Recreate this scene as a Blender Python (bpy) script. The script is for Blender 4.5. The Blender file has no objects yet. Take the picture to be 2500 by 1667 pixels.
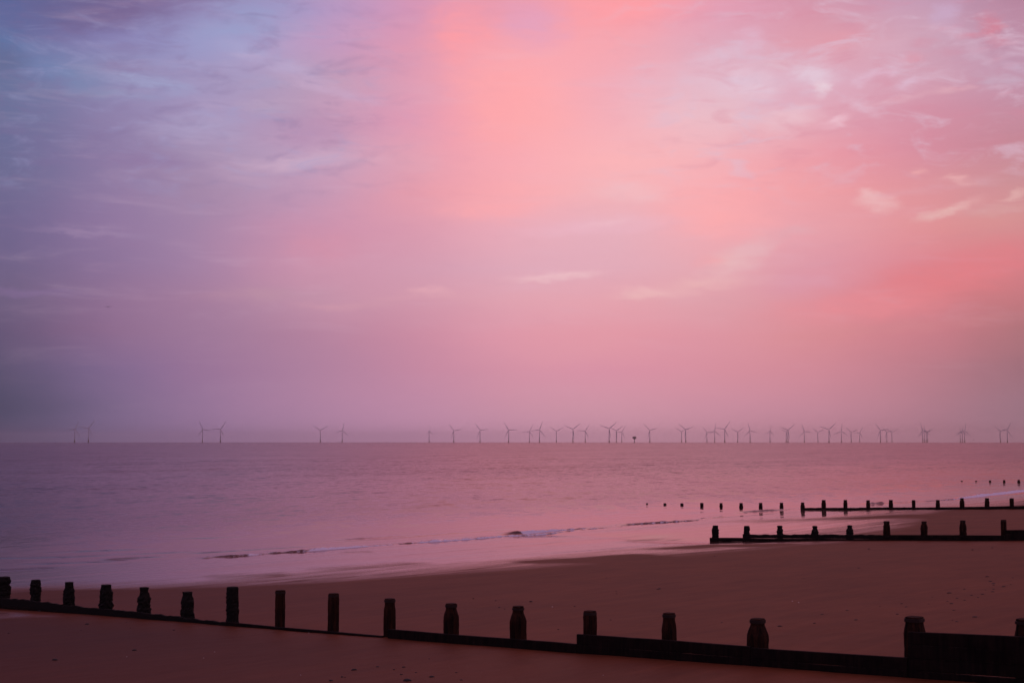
import bpy, bmesh, math, random
import numpy as np
R=math.radians
S=bpy.context.scene; COL=S.collection
# ---------------------------------------------------------------- camera
F_PX=3472.0; EYE=6.0; HORIZON=1078.3; PITCH=math.atan((HORIZON-833.5)/F_PX)
cam=bpy.data.cameras.new('camera'); co=bpy.data.objects.new('camera',cam); COL.objects.link(co)
cam.sensor_width=36; cam.lens=36*F_PX/2500; cam.clip_start=0.1; cam.clip_end=60000
co.location=(0,0,EYE); co.rotation_euler=(math.pi/2+PITCH,0,0); S.camera=co
S.render.resolution_x=1024; S.render.resolution_y=682
S.view_settings.view_transform='Standard'; S.view_settings.look='None'
S.view_settings.exposure=0.0; S.view_settings.gamma=1
# ---------------------------------------------------------------- sky (world): layers of lit cloud by azimuth and elevation, over a dusk sky
def lin(c):
    c=np.asarray(c,float)/255.0
    return np.where(c<=.04045,c/12.92,((c+.055)/1.055)**2.4)
TX=np.arange(0,2501,250); TY=np.array([0,100,200,300,400,500,600,700,800,900,1000,1070])
T=[
[(84,98,150),(112,98,142),(140,122,168),(165,152,198),(205,150,188),(232,150,170),(254,158,166),(230,155,178),(208,150,172),(198,156,183),(176,125,150)],
[(92,110,158),(135,128,178),(155,153,198),(188,155,194),(222,152,178),(243,165,178),(248,166,175),(222,168,188),(224,155,170),(208,165,185),(190,140,165)],
[(100,112,150),(138,138,178),(162,150,190),(185,158,188),(222,158,182),(255,170,175),(242,172,185),(226,186,202),(222,175,195),(212,158,178),(190,150,175)],
[(100,108,150),(138,122,165),(168,150,188),(185,150,182),(225,155,180),(254,170,174),(245,176,186),(236,190,200),(228,165,180),(212,142,162),(196,135,152)],
[(103,107,145),(138,122,162),(165,142,175),(195,160,190),(226,162,180),(248,170,180),(252,182,185),(245,175,182),(238,155,165),(218,145,160),(198,138,150)],
[(105,100,140),(145,120,160),(165,135,168),(195,148,178),(228,155,172),(250,172,178),(240,178,186),(252,172,176),(238,162,168),(226,150,152),(210,150,150)],
[(108,98,138),(138,115,155),(165,132,168),(206,145,172),(213,155,178),(226,170,188),(228,175,190),(236,170,180),(226,158,172),(222,140,150),(214,130,138)],
[(108,95,128),(142,112,148),(168,128,160),(198,148,172),(212,155,175),(226,168,182),(230,168,180),(226,165,175),(222,146,160),(222,130,138),(205,122,130)],
[(98,85,118),(138,105,140),(160,122,155),(182,132,160),(205,142,165),(226,155,172),(230,155,168),(224,152,165),(220,142,150),(206,126,138),(175,114,122)],
[(88,82,112),(122,100,138),(148,112,148),(170,125,155),(190,132,158),(208,142,162),(212,142,162),(210,140,155),(202,133,148),(182,120,134),(150,105,118)],
[(78,82,112),(112,96,130),(138,108,142),(160,120,150),(176,128,155),(188,135,155),(192,138,155),(188,132,150),(180,125,142),(162,114,130),(138,105,120)],
[(76,80,112),(106,94,128),(132,106,140),(156,120,150),(172,128,157),(182,135,158),(184,136,155),(178,130,148),(170,122,140),(154,112,128),(132,103,118)],
]
T=lin(np.array(T)); T[-1]*=1.38; T[-2]*=1.27; T[-3]*=1.09; T[-2:,0]*=.58; T[-3,0]*=.85; T[-2:,1]*=.9
def cub(p0,p1,p2,p3,t): return .5*(2*p1+(p2-p0)*t+(2*p0-5*p1+4*p2-p3)*t*t+(3*p1-p0-3*p2+p3)*t**3)
def idx(a,v):
    v=min(max(v,a[0]),a[-1]); i=min(int(np.searchsorted(a,v,'right'))-1,len(a)-2)
    return i,(v-a[i])/(a[i+1]-a[i])
def table(x,y):
    i,t=idx(TX,x); j,q=idx(TY,y); g=lambda jj,ii:T[min(max(jj,0),len(TY)-1),min(max(ii,0),len(TX)-1)]
    return np.clip(cub(*[cub(*[g(j+b,i+a) for a in(-1,0,1,2)],t) for b in(-1,0,1,2)],q),0.005,2)
CP,SP=math.cos(PITCH),math.sin(PITCH)
def ang2px(az,el):
    az,el=R(az),R(el); X=math.sin(az)*math.cos(el);Y=math.cos(az)*math.cos(el);Z=math.sin(el)
    fw=Y*CP+Z*SP; up=-Y*SP+Z*CP
    return 1250+F_PX*X/fw,833.5-F_PX*up/fw
def px2dir(x,y):
    a,c=(x-1250)/F_PX,(833.5-y)/F_PX
    v=np.array([a,CP-c*SP,SP+c*CP]); return v/np.linalg.norm(v)
def px2ang(x,y):
    v=px2dir(x,y); return math.degrees(math.atan2(v[0],v[1])),math.degrees(math.asin(v[2]))
UP_SKY=1.0; SIDE_SKY=1.0; BACK_SKY=1.0
ELS=list(np.linspace(0,17,13))+[25,42,90]
AZS=list(np.arange(-19.5,19.6,1.5))
def outer(az,el):      # the sky outside the frame: darkens to dusk blue away from the lit clouds
    if el>17:
        c=table(*ang2px(max(-19.5,min(19.5,az)),16.8)); k={25:(.4,(222,140,155)),42:(.85,(200,136,160)),90:(1,(176,136,172))}[el]
        c=c*(1-k[0])+lin(k[1])*k[0]*UP_SKY
    else: c=table(*ang2px(max(-19.3,min(19.3,az)),min(el,16.8)))
    return c
SB=lin((122,104,136))*BACK_SKY
def skyc(az,el):
    c=outer(az,el); a=abs(az)
    if a>20:
        t=min(1,(a-20)/90.); side=lin((80,58,80) if az<0 else (130,78,86))*SIDE_SKY
        if el<=42:
            w=1-.5*max(0,(el-17)/25)
            k=min(1,(a-20)/25.); c=c*(1-k*w)+side*k*w; k=min(1,max(0,(a-50)/60.)); c=c*(1-k*w)+SB*k*w
    return c
W=bpy.data.worlds.new('World'); S.world=W; W.use_nodes=True; NT=W.node_tree; NT.nodes.clear()
def N(nt,t,**k):
    n=nt.nodes.new(t)
    for a,b in k.items():
        if a=='ins':
            for i,v in b.items():
                if isinstance(v,bpy.types.NodeSocket): nt.links.new(v,n.inputs[i])
                else: n.inputs[i].default_value=v
        else: setattr(n,a,b)
    return n
def M(nt,op,a,b=0.0,c=None,clamp=False):
    ins={0:a,1:b}
    if c is not None: ins[2]=c
    return N(nt,'ShaderNodeMath',operation=op,use_clamp=clamp,ins=ins).outputs[0]
def MR(nt,v,a,b,c,d,it='LINEAR'): return N(nt,'ShaderNodeMapRange',interpolation_type=it,ins={0:v,1:a,2:b,3:c,4:d}).outputs[0]
def MIX(nt,f,a,b,bt='MIX'):
    n=N(nt,'ShaderNodeMix',data_type='RGBA',blend_type=bt); 
    for i,v in((0,f),(6,a),(7,b)):
        if isinstance(v,bpy.types.NodeSocket): nt.links.new(v,n.inputs[i])
        else: n.inputs[i].default_value=v if i==0 else (tuple(v)+(1,) if len(v)==3 else v)
    return n.outputs[2]
tc=N(NT,'ShaderNodeTexCoord'); sp=N(NT,'ShaderNodeSeparateXYZ',ins={0:tc.outputs['Generated']})
deg=180/math.pi
az=M(NT,'MULTIPLY',M(NT,'ARCTAN2',sp.outputs[0],sp.outputs[1]),deg)
el=M(NT,'MULTIPLY',M(NT,'ARCSINE',sp.outputs[2]),deg)
base=N(NT,'ShaderNodeCombineXYZ',ins={0:az,1:el,2:0.0}).outputs[0]
def noise(nt,vec,scale,detail=4,rough=.55,dist=0.0,out='Fac',dim='3D'):
    return N(nt,'ShaderNodeTexNoise',noise_dimensions=dim,ins={'Vector':vec,'Scale':scale,'Detail':detail,'Roughness':rough,'Distortion':dist}).outputs[out]
def vscale(nt,v,sx,sy,sz=1,loc=(0,0,0),rot=(0,0,0)):
    return N(nt,'ShaderNodeMapping',ins={0:v,1:loc,2:rot,3:(sx,sy,sz)}).outputs[0]
wn=noise(NT,vscale(NT,base,.16,.42),1.0,5,.6,0,'Color')
wv=N(NT,'ShaderNodeVectorMath',operation='MULTIPLY_ADD',ins={0:wn,1:(1.7,.9,0),2:(-.85,-.45,0)})
warp=N(NT,'ShaderNodeVectorMath',operation='ADD',ins={0:base,1:wv.outputs[0]}).outputs[0]
sw=N(NT,'ShaderNodeSeparateXYZ',ins={0:warp})
azf=M(NT,'MULTIPLY_ADD',sw.outputs[0],1/360.,.5)
elw=M(NT,'MAXIMUM',sw.outputs[1],0.0)
# near the horizon the cloud sheets are far and even: less warp there
elf=N(NT,'ShaderNodeMix',data_type='FLOAT',ins={0:MR(NT,el,0,4,0.15,1),2:M(NT,'MAXIMUM',el,0.0),3:elw}).outputs[0]
col=None
for j,e in enumerate(ELS):
    rp=N(NT,'ShaderNodeValToRGB',ins={0:azf}); cr=rp.color_ramp; cr.interpolation='LINEAR'
    A=[-180,-110,-50,*[float(a) for a in AZS],50,110]
    while len(cr.elements)>1: cr.elements.remove(cr.elements[0])
    for k,a in enumerate(A):
        p=a/360+.5
        if k==0: cr.elements[0].position=p; el_=cr.elements[0]
        else: el_=cr.elements.new(p)
        el_.color=(*skyc(a,float(e)),1)
    if col is None: col=rp.outputs[0]
    else: col=MIX(NT,MR(NT,elf,float(ELS[j-1]),float(e),0,1),col,rp.outputs[0])
fw=noise(NT,vscale(NT,base,.75,1.9,1,(9,4,0)),1.0,5,.65,0,'Color')
fv=N(NT,'ShaderNodeVectorMath',operation='MULTIPLY_ADD',ins={0:fw,1:(1.7,.8,0),2:(-.85,-.4,0)})
hv=N(NT,'ShaderNodeVectorMath',operation='MULTIPLY_ADD',ins={0:wv.outputs[0],1:(.45,.45,0),2:base})
warp2=N(NT,'ShaderNodeVectorMath',operation='ADD',ins={0:hv.outputs[0],1:fv.outputs[0]}).outputs[0]
tex=MR(NT,noise(NT,vscale(NT,base,.5,1.6,1,(2,7,0)),1.0,6,.65,.5),.3,.68,.45,1.0,'SMOOTHSTEP')
SPL=[ # x, y, rx, ry, tilt, colour, strength : single clouds, sunlit or grey
(1135,80,85,85,0,(255,158,165),.8),(1200,215,110,110,-25,(255,167,172),.7),(1305,62,85,52,-8,(228,163,192),.95),(1275,20,90,30,0,(232,158,182),.7),(1540,20,150,38,4,(255,158,165),.8),(1200,300,95,120,-20,(255,168,172),.5),(1110,320,60,120,0,(240,158,175),.35),
(120,165,110,38,-12,(112,130,178),.5),(190,195,70,25,-10,(122,140,178),.4),(10,105,70,32,0,(90,118,166),.5),(10,150,50,35,0,(98,100,138),.5),
(200,45,170,38,6,(106,92,135),.6),(330,30,120,30,12,(120,98,142),.5),(590,62,130,60,12,(152,161,204),.7),
(350,203,110,9,-4,(160,162,200),.75),(400,215,70,12,-10,(158,160,200),.6),(270,232,110,8,1,(148,156,194),.65),(470,310,110,32,4,(176,166,202),.6),
(700,398,140,13,4,(202,170,196),.75),(780,378,90,16,8,(205,172,198),.6),(590,430,80,22,-5,(186,156,186),.5),(600,120,60,14,-12,(172,168,208),.5),
(700,165,90,16,-14,(186,170,206),.6),(820,222,110,14,-12,(202,172,204),.7),(660,260,70,14,0,(188,166,192),.5),
(310,168,55,14,8,(142,124,166),.65),(450,182,110,11,1,(148,132,174),.55),(200,232,90,9,5,(118,112,152),.4),(740,325,110,38,4,(182,142,178),.6),(370,392,140,20,-2,(142,116,160),.45),
(800,100,70,40,0,(192,150,190),.5),
(1815,205,85,32,-14,(232,202,218),.85),(1840,215,50,14,-20,(230,198,214),.5),(1990,178,52,26,-8,(228,204,220),1.),(1960,160,50,10,10,(226,198,214),.6),(2000,218,16,16,0,(234,208,220),.9),(1755,132,70,16,12,(226,190,208),.7),(1830,92,28,28,35,(226,186,208),.6),
(1900,155,60,9,4,(228,198,212),.6),(2140,182,45,10,18,(226,188,210),.85),(2095,204,18,9,0,(226,190,210),.6),(2215,205,32,11,8,(222,188,210),.8),(2110,256,42,12,-25,(226,188,206),.8),(2045,292,32,7,18,(240,196,210),.8),(1930,288,70,26,6,(238,198,208),.65),
(1900,250,80,22,10,(220,165,186),.5),(2310,34,32,28,0,(202,170,200),.9),(2385,132,50,12,-38,(206,172,194),.7),(2330,80,60,10,-5,(205,165,188),.5),(2440,195,55,9,-14,(200,170,192),.8),(2478,165,30,9,-30,(200,170,194),.6),(2422,70,22,38,12,(210,128,148),.8),(2372,90,32,9,-6,(214,136,156),.6),
(2235,140,30,10,0,(224,148,165),.6),(2060,95,60,18,20,(228,155,170),.5),(2170,120,70,26,0,(218,172,192),.6),(1740,180,80,16,10,(230,192,208),.5),(2320,218,60,6,2,(226,176,188),.6),(2200,240,60,5,5,(226,180,194),.6),
(2140,492,42,20,-8,(238,192,194),.7),(2112,472,26,10,0,(240,192,194),.7),(2250,410,26,7,0,(238,174,176),.7),(2340,440,40,6,-8,(234,176,178),.7),(2320,508,70,9,14,(230,176,178),.6),(2300,516,60,7,12,(230,184,180),.6),(2480,478,36,5,8,(230,182,180),.7),(2430,512,80,10,2,(216,168,166),.5),
(1380,672,90,8,4,(240,196,202),.75),(1310,682,80,5,2,(238,190,198),.5),(1600,718,100,10,1,(238,186,188),.9),(1560,708,60,8,-6,(238,184,188),.6),(1730,690,110,12,4,(236,182,184),.75),(1800,632,80,34,24,(234,186,190),.85),(1850,600,40,22,10,(230,182,190),.6),(1930,572,60,10,8,(226,172,182),.5),
(1740,530,140,42,-4,(255,172,174),.65),(1740,635,40,14,10,(244,165,170),.5),(1210,512,130,26,2,(255,170,174),.65),(1540,470,90,22,-8,(242,194,200),.6),(1460,556,220,16,4,(238,184,200),.5),(1480,548,60,5,10,(240,190,200),.5),
(2340,665,260,48,12,(228,126,134),.75),(2080,752,200,32,2,(236,142,150),.6),(1960,690,110,30,3,(220,150,170),.5),(2200,800,260,12,3,(210,140,146),.3),
(240,570,140,6,-1,(156,132,168),.7),(80,712,140,6,0,(132,108,150),.55),(650,722,150,14,2,(190,146,166),.55),(850,745,110,7,2,(210,156,172),.6),(1045,713,50,7,0,(230,172,184),.75),(1050,725,120,7,1,(222,164,178),.4),
(790,600,90,34,0,(214,145,168),.5),(1420,830,160,60,0,(228,158,170),.35)]
for (x,y,rx,ry,rt,c,a) in SPL:
    ca,ce=px2ang(x,y); k=57.3/F_PX
    m=N(NT,'ShaderNodeMapping',vector_type='TEXTURE',ins={0:warp2,1:(ca,ce,0),2:(0,0,R(rt)),3:((rx*1.45+7)*k,(ry*1.5+5)*k,1)}).outputs[0]
    g=N(NT,'ShaderNodeTexGradient',gradient_type='SPHERICAL',ins={0:m}).outputs[1]
    col=MIX(NT,M(NT,'MULTIPLY',MR(NT,g,0,.95,0,min(1,a*1.1),'SMOOTHSTEP'),tex),col,lin(c))
# fine wisps, drawn out along the wind
wis=noise(NT,vscale(NT,base,.22,1.5,1,(3,5,0),(0,0,R(4))),1.0,6,.62,.6)
wis2=noise(NT,vscale(NT,base,.55,2.0,1,(31,15,0),(0,0,R(-8))),1.0,7,.66,.8)
msk=MR(NT,el,1.0,7,0.15,1)
bright=M(NT,'MULTIPLY',MR(NT,wis,.5,.8,0,.13,'SMOOTHSTEP'),msk)
col=MIX(NT,bright,col,lin((226,196,216)))
dark=M(NT,'MULTIPLY',MR(NT,wis2,.5,.2,0,.07,'SMOOTHSTEP'),msk)
col=MIX(NT,dark,col,lin((168,118,152)))
# broken altocumulus higher up on the right
rg=M(NT,'MULTIPLY',MR(NT,az,2,9,0,1,'SMOOTHSTEP'),MR(NT,el,8.5,12,0,1,'SMOOTHSTEP'))
c1=noise(NT,vscale(NT,base,.42,1.25,1,(12,3,0),(0,0,R(6))),1.0,8,.62,.7)
c2=noise(NT,vscale(NT,base,.5,1.5,1,(5,19,0),(0,0,R(-6))),1.0,5,.58,.5)
col=MIX(NT,M(NT,'MULTIPLY',MR(NT,c1,.5,.72,0,.55,'SMOOTHSTEP'),rg),col,lin((220,192,212)))
col=MIX(NT,M(NT,'MULTIPLY',MR(NT,c2,.5,.74,0,.3,'SMOOTHSTEP'),rg),col,lin((214,134,156)))
lf=M(NT,'MULTIPLY',MR(NT,az,-2,-9,0,1,'SMOOTHSTEP'),MR(NT,el,8,11.5,0,1,'SMOOTHSTEP'))
col=MIX(NT,M(NT,'MULTIPLY',MR(NT,c1,.5,.74,0,.4,'SMOOTHSTEP'),lf),col,lin((160,158,200)))
col=MIX(NT,M(NT,'MULTIPLY',MR(NT,c2,.48,.72,0,.3,'SMOOTHSTEP'),lf),col,lin((128,108,152)))
bg=N(NT,'ShaderNodeBackground',ins={0:col,1:1.0})
ns=N(NT,'ShaderNodeTexSky',sky_type='NISHITA',sun_disc=False,sun_elevation=R(1.0),sun_rotation=R(55))
bg2=N(NT,'ShaderNodeBackground',ins={0:ns.outputs[0],1:0.004})
ad=N(NT,'ShaderNodeAddShader',ins={0:bg.outputs[0],1:bg2.outputs[0]})
N(NT,'ShaderNodeOutputWorld',ins={0:ad.outputs[0]})
# ---------------------------------------------------------------- the sun, still behind cloud low on the right
sl=bpy.data.lights.new('sun','SUN'); sl.energy=0.05; sl.angle=R(25); sl.color=(1,.62,.58)
so=bpy.data.objects.new('sun',sl); COL.objects.link(so); so.rotation_euler=(R(78),0,R(180-55))
# ---------------------------------------------------------------- helpers
def tag(o,label=None,cat=None,group=None,kind=None):
    for k,v in(('label',label),('category',cat),('group',group),('kind',kind)):
        if v: o[k]=v
    return o
def mesh_np(name,co_,quads,mat,smooth=True):
    me=bpy.data.meshes.new(name); nv=len(co_); nq=len(quads)
    me.vertices.add(nv); me.vertices.foreach_set('co',np.asarray(co_,np.float32).ravel())
    me.loops.add(nq*4); me.loops.foreach_set('vertex_index',np.asarray(quads,np.int32).ravel())
    me.polygons.add(nq); me.polygons.foreach_set('loop_start',np.arange(0,nq*4,4,dtype=np.int32))
    me.update(calc_edges=True)
    if smooth: me.polygons.foreach_set('use_smooth',np.ones(nq,bool))
    me.materials.append(mat); o=bpy.data.objects.new(name,me); COL.objects.link(o); return o
def mesh(name,verts,faces,mat,parent=None,smooth=False):
    me=bpy.data.meshes.new(name); me.from_pydata([tuple(map(float,v)) for v in verts],[],faces); me.update()
    if smooth: me.polygons.foreach_set('use_smooth',[True]*len(me.polygons))
    me.materials.append(mat); o=bpy.data.objects.new(name,me); COL.objects.link(o)
    if parent is not None: o.parent=parent
    return o
def empty(name,loc,rz=0):
    o=bpy.data.objects.new(name,None); COL.objects.link(o); o.location=loc; o.rotation_euler=(0,0,rz); o.empty_display_size=.3; return o
def h2(ix,iy,seed):
    v=np.sin(ix*127.1+iy*311.7+seed*74.7)*43758.5453; return v-np.floor(v)
def vn(x,y,seed=0):
    ix=np.floor(x);iy=np.floor(y);fx=x-ix;fy=y-iy; fx=fx*fx*(3-2*fx);fy=fy*fy*(3-2*fy)
    return (h2(ix,iy,seed)*(1-fx)+h2(ix+1,iy,seed)*fx)*(1-fy)+(h2(ix,iy+1,seed)*(1-fx)+h2(ix+1,iy+1,seed)*fx)*fy
def fbm(x,y,seed=0,o=4,g=.5):
    r=0;a=1;t=0
    for i in range(o): r=r+a*vn(x*2**i,y*2**i,seed+i*7);t+=a;a*=g
    return r/t
def sst(x,a,b):
    t=np.clip((x-a)/(b-a),0,1); return t*t*(3-2*t)
# shore frame: S along the water's edge, U out to sea
NV=np.array([-.7682,.6402]); SV=np.array([.6402,.7682]); W0=np.array([0,93.6])
def to_su(X,Y):
    return (X*SV[0]+(Y-93.6)*SV[1]), (X*NV[0]+(Y-93.6)*NV[1])
PU=[-400,-80,-50,-41,-31,-22.9,-17.9,-10.6,-3.7,1,5,60]; PZ=[3.6,3,1.9,1.52,1.13,.83,.6,.35,.14,0.,-.06,-1.5]
def ground_z(s,u):
    z=np.interp(u,PU,PZ)
    g2=np.exp(-((s+2.2)/1.9)**2)*sst(u,-27,-18)*(1-sst(u,-13,-9)); z=z-.05*g2            # scour beside the second groyne
    g=np.exp(-((s+.4)/2.5)**2)*sst(u,-30,-16); z=z-.05*g
    f=sst(u,-26,-14)*(1-sst(u,0,6))
    z=z+f*.035*(fbm(s/14+3,u/1.9,5,3)-.5)
    z=z-.20*np.exp(-((s-1)/15.)**2)*sst(u,-50,-30)*(1-sst(u,-15,-5))
    z=z+.022*(fbm(s/3.1,u/1.7,11,3)-.5)*(1-f*.7)+.006*(vn(s/.45,u/.3,21)-.5)*(1-f)
    return z
def gz(X,Y):
    s,u=to_su(X,Y); return float(ground_z(np.array(float(s)),np.array(float(u))))
def grid(sl,ul):
    s,u=np.meshgrid(sl,ul,indexing='ij'); ns_,nu=s.shape
    i=np.arange(ns_*nu).reshape(ns_,nu)
    q=np.stack([i[:-1,:-1],i[1:,:-1],i[1:,1:],i[:-1,1:]],-1).reshape(-1,4)
    return s.ravel(),u.ravel(),q
def su_xy(s,u): return s*SV[0]+u*NV[0], 93.6+s*SV[1]+u*NV[1]
def segs(*a):
    o=[]
    for (x0,x1,d) in a: o+=list(np.arange(x0,x1,d))
    return np.array(o+[a[-1][1]])
def attr(o,name,v):
    at=o.data.attributes.new(name,'FLOAT','POINT'); at.data.foreach_set('value',np.asarray(v,np.float32))
# ---------------------------------------------------------------- materials
def mat(name):
    m=bpy.data.materials.new(name); m.use_nodes=True; nt=m.node_tree; nt.nodes.clear()
    b=N(nt,'ShaderNodeBsdfPrincipled'); N(nt,'ShaderNodeOutputMaterial',ins={0:b.outputs[0]})
    return m,nt,b
def setin(nt,b,**k):
    for a,v in k.items():
        a=a.replace('_',' ')
        if isinstance(v,bpy.types.NodeSocket): nt.links.new(v,b.inputs[a])
        else: b.inputs[a].default_value=v
def gpos(nt): return N(nt,'ShaderNodeNewGeometry').outputs['Position']
SROT=math.atan2(SV[1],SV[0])
def shorevec(nt,ss,su_):   # position turned into the shore frame and scaled
    a=N(nt,'ShaderNodeMapping',ins={0:gpos(nt),2:(0,0,-SROT)}).outputs[0]
    return N(nt,'ShaderNodeMapping',ins={0:a,3:(ss,su_,1)}).outputs[0]
# sand
m_sand,nt,b=mat('sand')
at=N(nt,'ShaderNodeAttribute',attribute_name='wet').outputs['Fac']
n1=noise(nt,shorevec(nt,.07,.8),1,5,.6); n2=noise(nt,shorevec(nt,.5,3.),1,5,.65)
nn=M(nt,'ADD',M(nt,'MULTIPLY',M(nt,'SUBTRACT',n1,.5),2.1),M(nt,'MULTIPLY',M(nt,'SUBTRACT',n2,.5),1.0))
edge=M(nt,'MULTIPLY',MR(nt,at,0.02,.3,0,1),MR(nt,at,.6,1.0,1,.85))
wet=MR(nt,M(nt,'ADD',at,M(nt,'MULTIPLY',nn,edge)),.2,.72,0,1,'SMOOTHSTEP')
blot=noise(nt,gpos(nt),.35,6,.6); grain=noise(nt,gpos(nt),38,3,.7); spk=noise(nt,gpos(nt),7,4,.8)
SAND=(.155,.050,.021); 
dryc=MIX(nt,MR(nt,blot,.3,.7,0,1),tuple(x*.78 for x in SAND),tuple(x*1.14 for x in SAND))
stk=noise(nt,shorevec(nt,.35,2.0),1,6,.7)
dryc=MIX(nt,MR(nt,stk,.5,.72,0,.4),dryc,tuple(x*1.55 for x in SAND)); dryc=MIX(nt,MR(nt,stk,.46,.28,0,.5),dryc,tuple(x*.55 for x in SAND))
dryc=MIX(nt,MR(nt,grain,.3,.75,0,.35),dryc,tuple(x*.62 for x in SAND))
dryc=MIX(nt,MR(nt,spk,.64,.78,0,.5),dryc,tuple(x*.5 for x in SAND))
vign=M(nt,'MULTIPLY',N(nt,'ShaderNodeAttribute',attribute_name='damp').outputs['Fac'],MR(nt,blot,.25,.7,.7,1.15))
dryc=MIX(nt,vign,dryc,(.06,.024,.016))  # vignette darkening of the bottom left corner, painted into the sand colour
dampc=MIX(nt,wet,dryc,(.075,.027,.018))
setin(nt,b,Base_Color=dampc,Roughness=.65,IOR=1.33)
setin(nt,b,Specular_IOR_Level=.12)
rip=noise(nt,shorevec(nt,1.2,3.2),1,5,.6)
bh=M(nt,'ADD',M(nt,'MULTIPLY',rip,.05),M(nt,'MULTIPLY',grain,.006))
bp=N(nt,'ShaderNodeBump',ins={'Height':bh,'Distance':.5}); nt.links.new(MR(nt,wet,0,.8,.55,.035),bp.inputs['Strength'])
setin(nt,b,Normal=bp.outputs[0])
soft=M(nt,'MULTIPLY',MR(nt,M(nt,'ADD',at,M(nt,'MULTIPLY',M(nt,'MULTIPLY',nn,edge),.8)),.0,.85,0,1),1.0)
film=N(nt,'ShaderNodeBsdfGlossy',ins={'Color':(.93,.78,.77,1),'Roughness':MR(nt,soft,.0,1.,.42,.05),'Normal':bp.outputs[0]})
ff_=N(nt,'ShaderNodeFresnel',ins={'IOR':1.33,'Normal':bp.outputs[0]}).outputs[0]
ms=N(nt,'ShaderNodeMixShader',ins={0:M(nt,'MULTIPLY',ff_,soft),1:b.outputs[0],2:film.outputs[0]})
for n_ in nt.nodes:
    if n_.type=='OUTPUT_MATERIAL': nt.links.new(ms.outputs[0],n_.inputs[0])
# sea
m_sea,nt,b=mat('sea')
fo=N(nt,'ShaderNodeAttribute',attribute_name='foam').outputs['Fac']; ch=N(nt,'ShaderNodeAttribute',attribute_name='chop').outputs['Fac']
fn=noise(nt,shorevec(nt,1.6,5),1,6,.78)
fm=MR(nt,M(nt,'ADD',fn,M(nt,'MULTIPLY',fo,.75)),.86,1.0,0,1,'SMOOTHSTEP')
SEA=(.045,.016,.017)
nt.nodes.remove(b)
# the slopes of the small wind waves, turned straight into a surface normal
w1=noise(nt,shorevec(nt,.9,2.2),1,4,.62,.3,'Color'); w2=noise(nt,shorevec(nt,.16,.5),1,3,.6,.3,'Color'); w3=noise(nt,shorevec(nt,.010,.035),1,4,.6)
gust=MR(nt,w3,.34,.64,.55,1.25)
sl1=N(nt,'ShaderNodeVectorMath',operation='SUBTRACT',ins={0:w1,1:(.5,.5,.5)}).outputs[0]
sl2=N(nt,'ShaderNodeVectorMath',operation='SUBTRACT',ins={0:w2,1:(.5,.5,.5)}).outputs[0]
sl3=N(nt,'ShaderNodeVectorMath',operation='MULTIPLY_ADD',ins={0:sl2,1:(.8,.8,.8),2:sl1}).outputs[0]
for (sx,sy,wt) in((.9,.34,.95),(.26,.07,.6),(.06,.011,.5)):     # longer crests, seen as dashes from low down
    wq=noise(nt,vscale(nt,gpos(nt),sx,sy),1,3,.6,.2,'Color')
    wq=N(nt,'ShaderNodeVectorMath',operation='SUBTRACT',ins={0:wq,1:(.5,.5,.5)}).outputs[0]
    sl3=N(nt,'ShaderNodeVectorMath',operation='MULTIPLY_ADD',ins={0:wq,1:(wt*.4,wt,0),2:sl3}).outputs[0]
amp_=M(nt,'MULTIPLY',ch,gust)
fl=N(nt,'ShaderNodeVectorMath',operation='MULTIPLY',ins={0:sl3,1:(1,1,0)}).outputs[0]
fl=N(nt,'ShaderNodeVectorMath',operation='SCALE',ins={0:fl,3:amp_}).outputs[0]
nr=N(nt,'ShaderNodeVectorMath',operation='ADD',ins={0:N(nt,'ShaderNodeNewGeometry').outputs['Normal'],1:fl}).outputs[0]
nr=N(nt,'ShaderNodeVectorMath',operation='NORMALIZE',ins={0:nr}).outputs[0]
# turbid shallow water: brown body colour under a slightly warm surface reflection
dif=N(nt,'ShaderNodeBsdfDiffuse',ins={'Color':MIX(nt,fm,SEA,(.84,.85,.97)),'Normal':nr})
glo=N(nt,'ShaderNodeBsdfGlossy',ins={'Color':MIX(nt,MR(nt,ch,.04,.55,0,1),(.95,.80,.81),(.66,.56,.60)),'Roughness':M(nt,'MULTIPLY_ADD',ch,.30,.03),'Normal':nr})
fr=N(nt,'ShaderNodeFresnel',ins={'IOR':1.34,'Normal':nr}).outputs[0]
mx=N(nt,'ShaderNodeMixShader',ins={0:M(nt,'MULTIPLY',fr,M(nt,'SUBTRACT',1.0,fm)),1:dif.outputs[0],2:glo.outputs[0]})
for n_ in nt.nodes:
    if n_.type=='OUTPUT_MATERIAL': nt.links.new(mx.outputs[0],n_.inputs[0])
# timber
def timber(name,c0,c1,rough):
    m,nt,b=mat(name); tcn=N(nt,'ShaderNodeTexCoord').outputs['Object']
    g=noise(nt,vscale(nt,tcn,14,14,1.2),1,6,.65,.3); st=noise(nt,vscale(nt,tcn,3,3,2.2),1,4,.6)
    c=MIX(nt,MR(nt,g,.35,.68,0,1),c0,c1); c=MIX(nt,MR(nt,st,.45,.7,0,.75),c,tuple(x*.35 for x in c0))
    bp=N(nt,'ShaderNodeBump',ins={'Height':g,'Distance':.02,'Strength':.8})
    setin(nt,b,Base_Color=c,Roughness=rough,Normal=bp.outputs[0],Specular_IOR_Level=.1); return m
m_pile=timber('weathered_pile_timber',(.005,.0035,.003),(.055,.021,.011),.85)
m_plank=timber('wet_plank_timber',(.008,.006,.0055),(.022,.013,.010),.8)
m_weed,nt,b=mat('weed_and_barnacle_crust')
g=noise(nt,gpos(nt),22,4,.7); setin(nt,b,Base_Color=MIX(nt,g,(.004,.005,.004),(.016,.014,.011)),Roughness=.9,Specular_IOR_Level=.2)
m_band,nt,b=mat('rusted_iron'); g=noise(nt,gpos(nt),30,4,.6)
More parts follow.
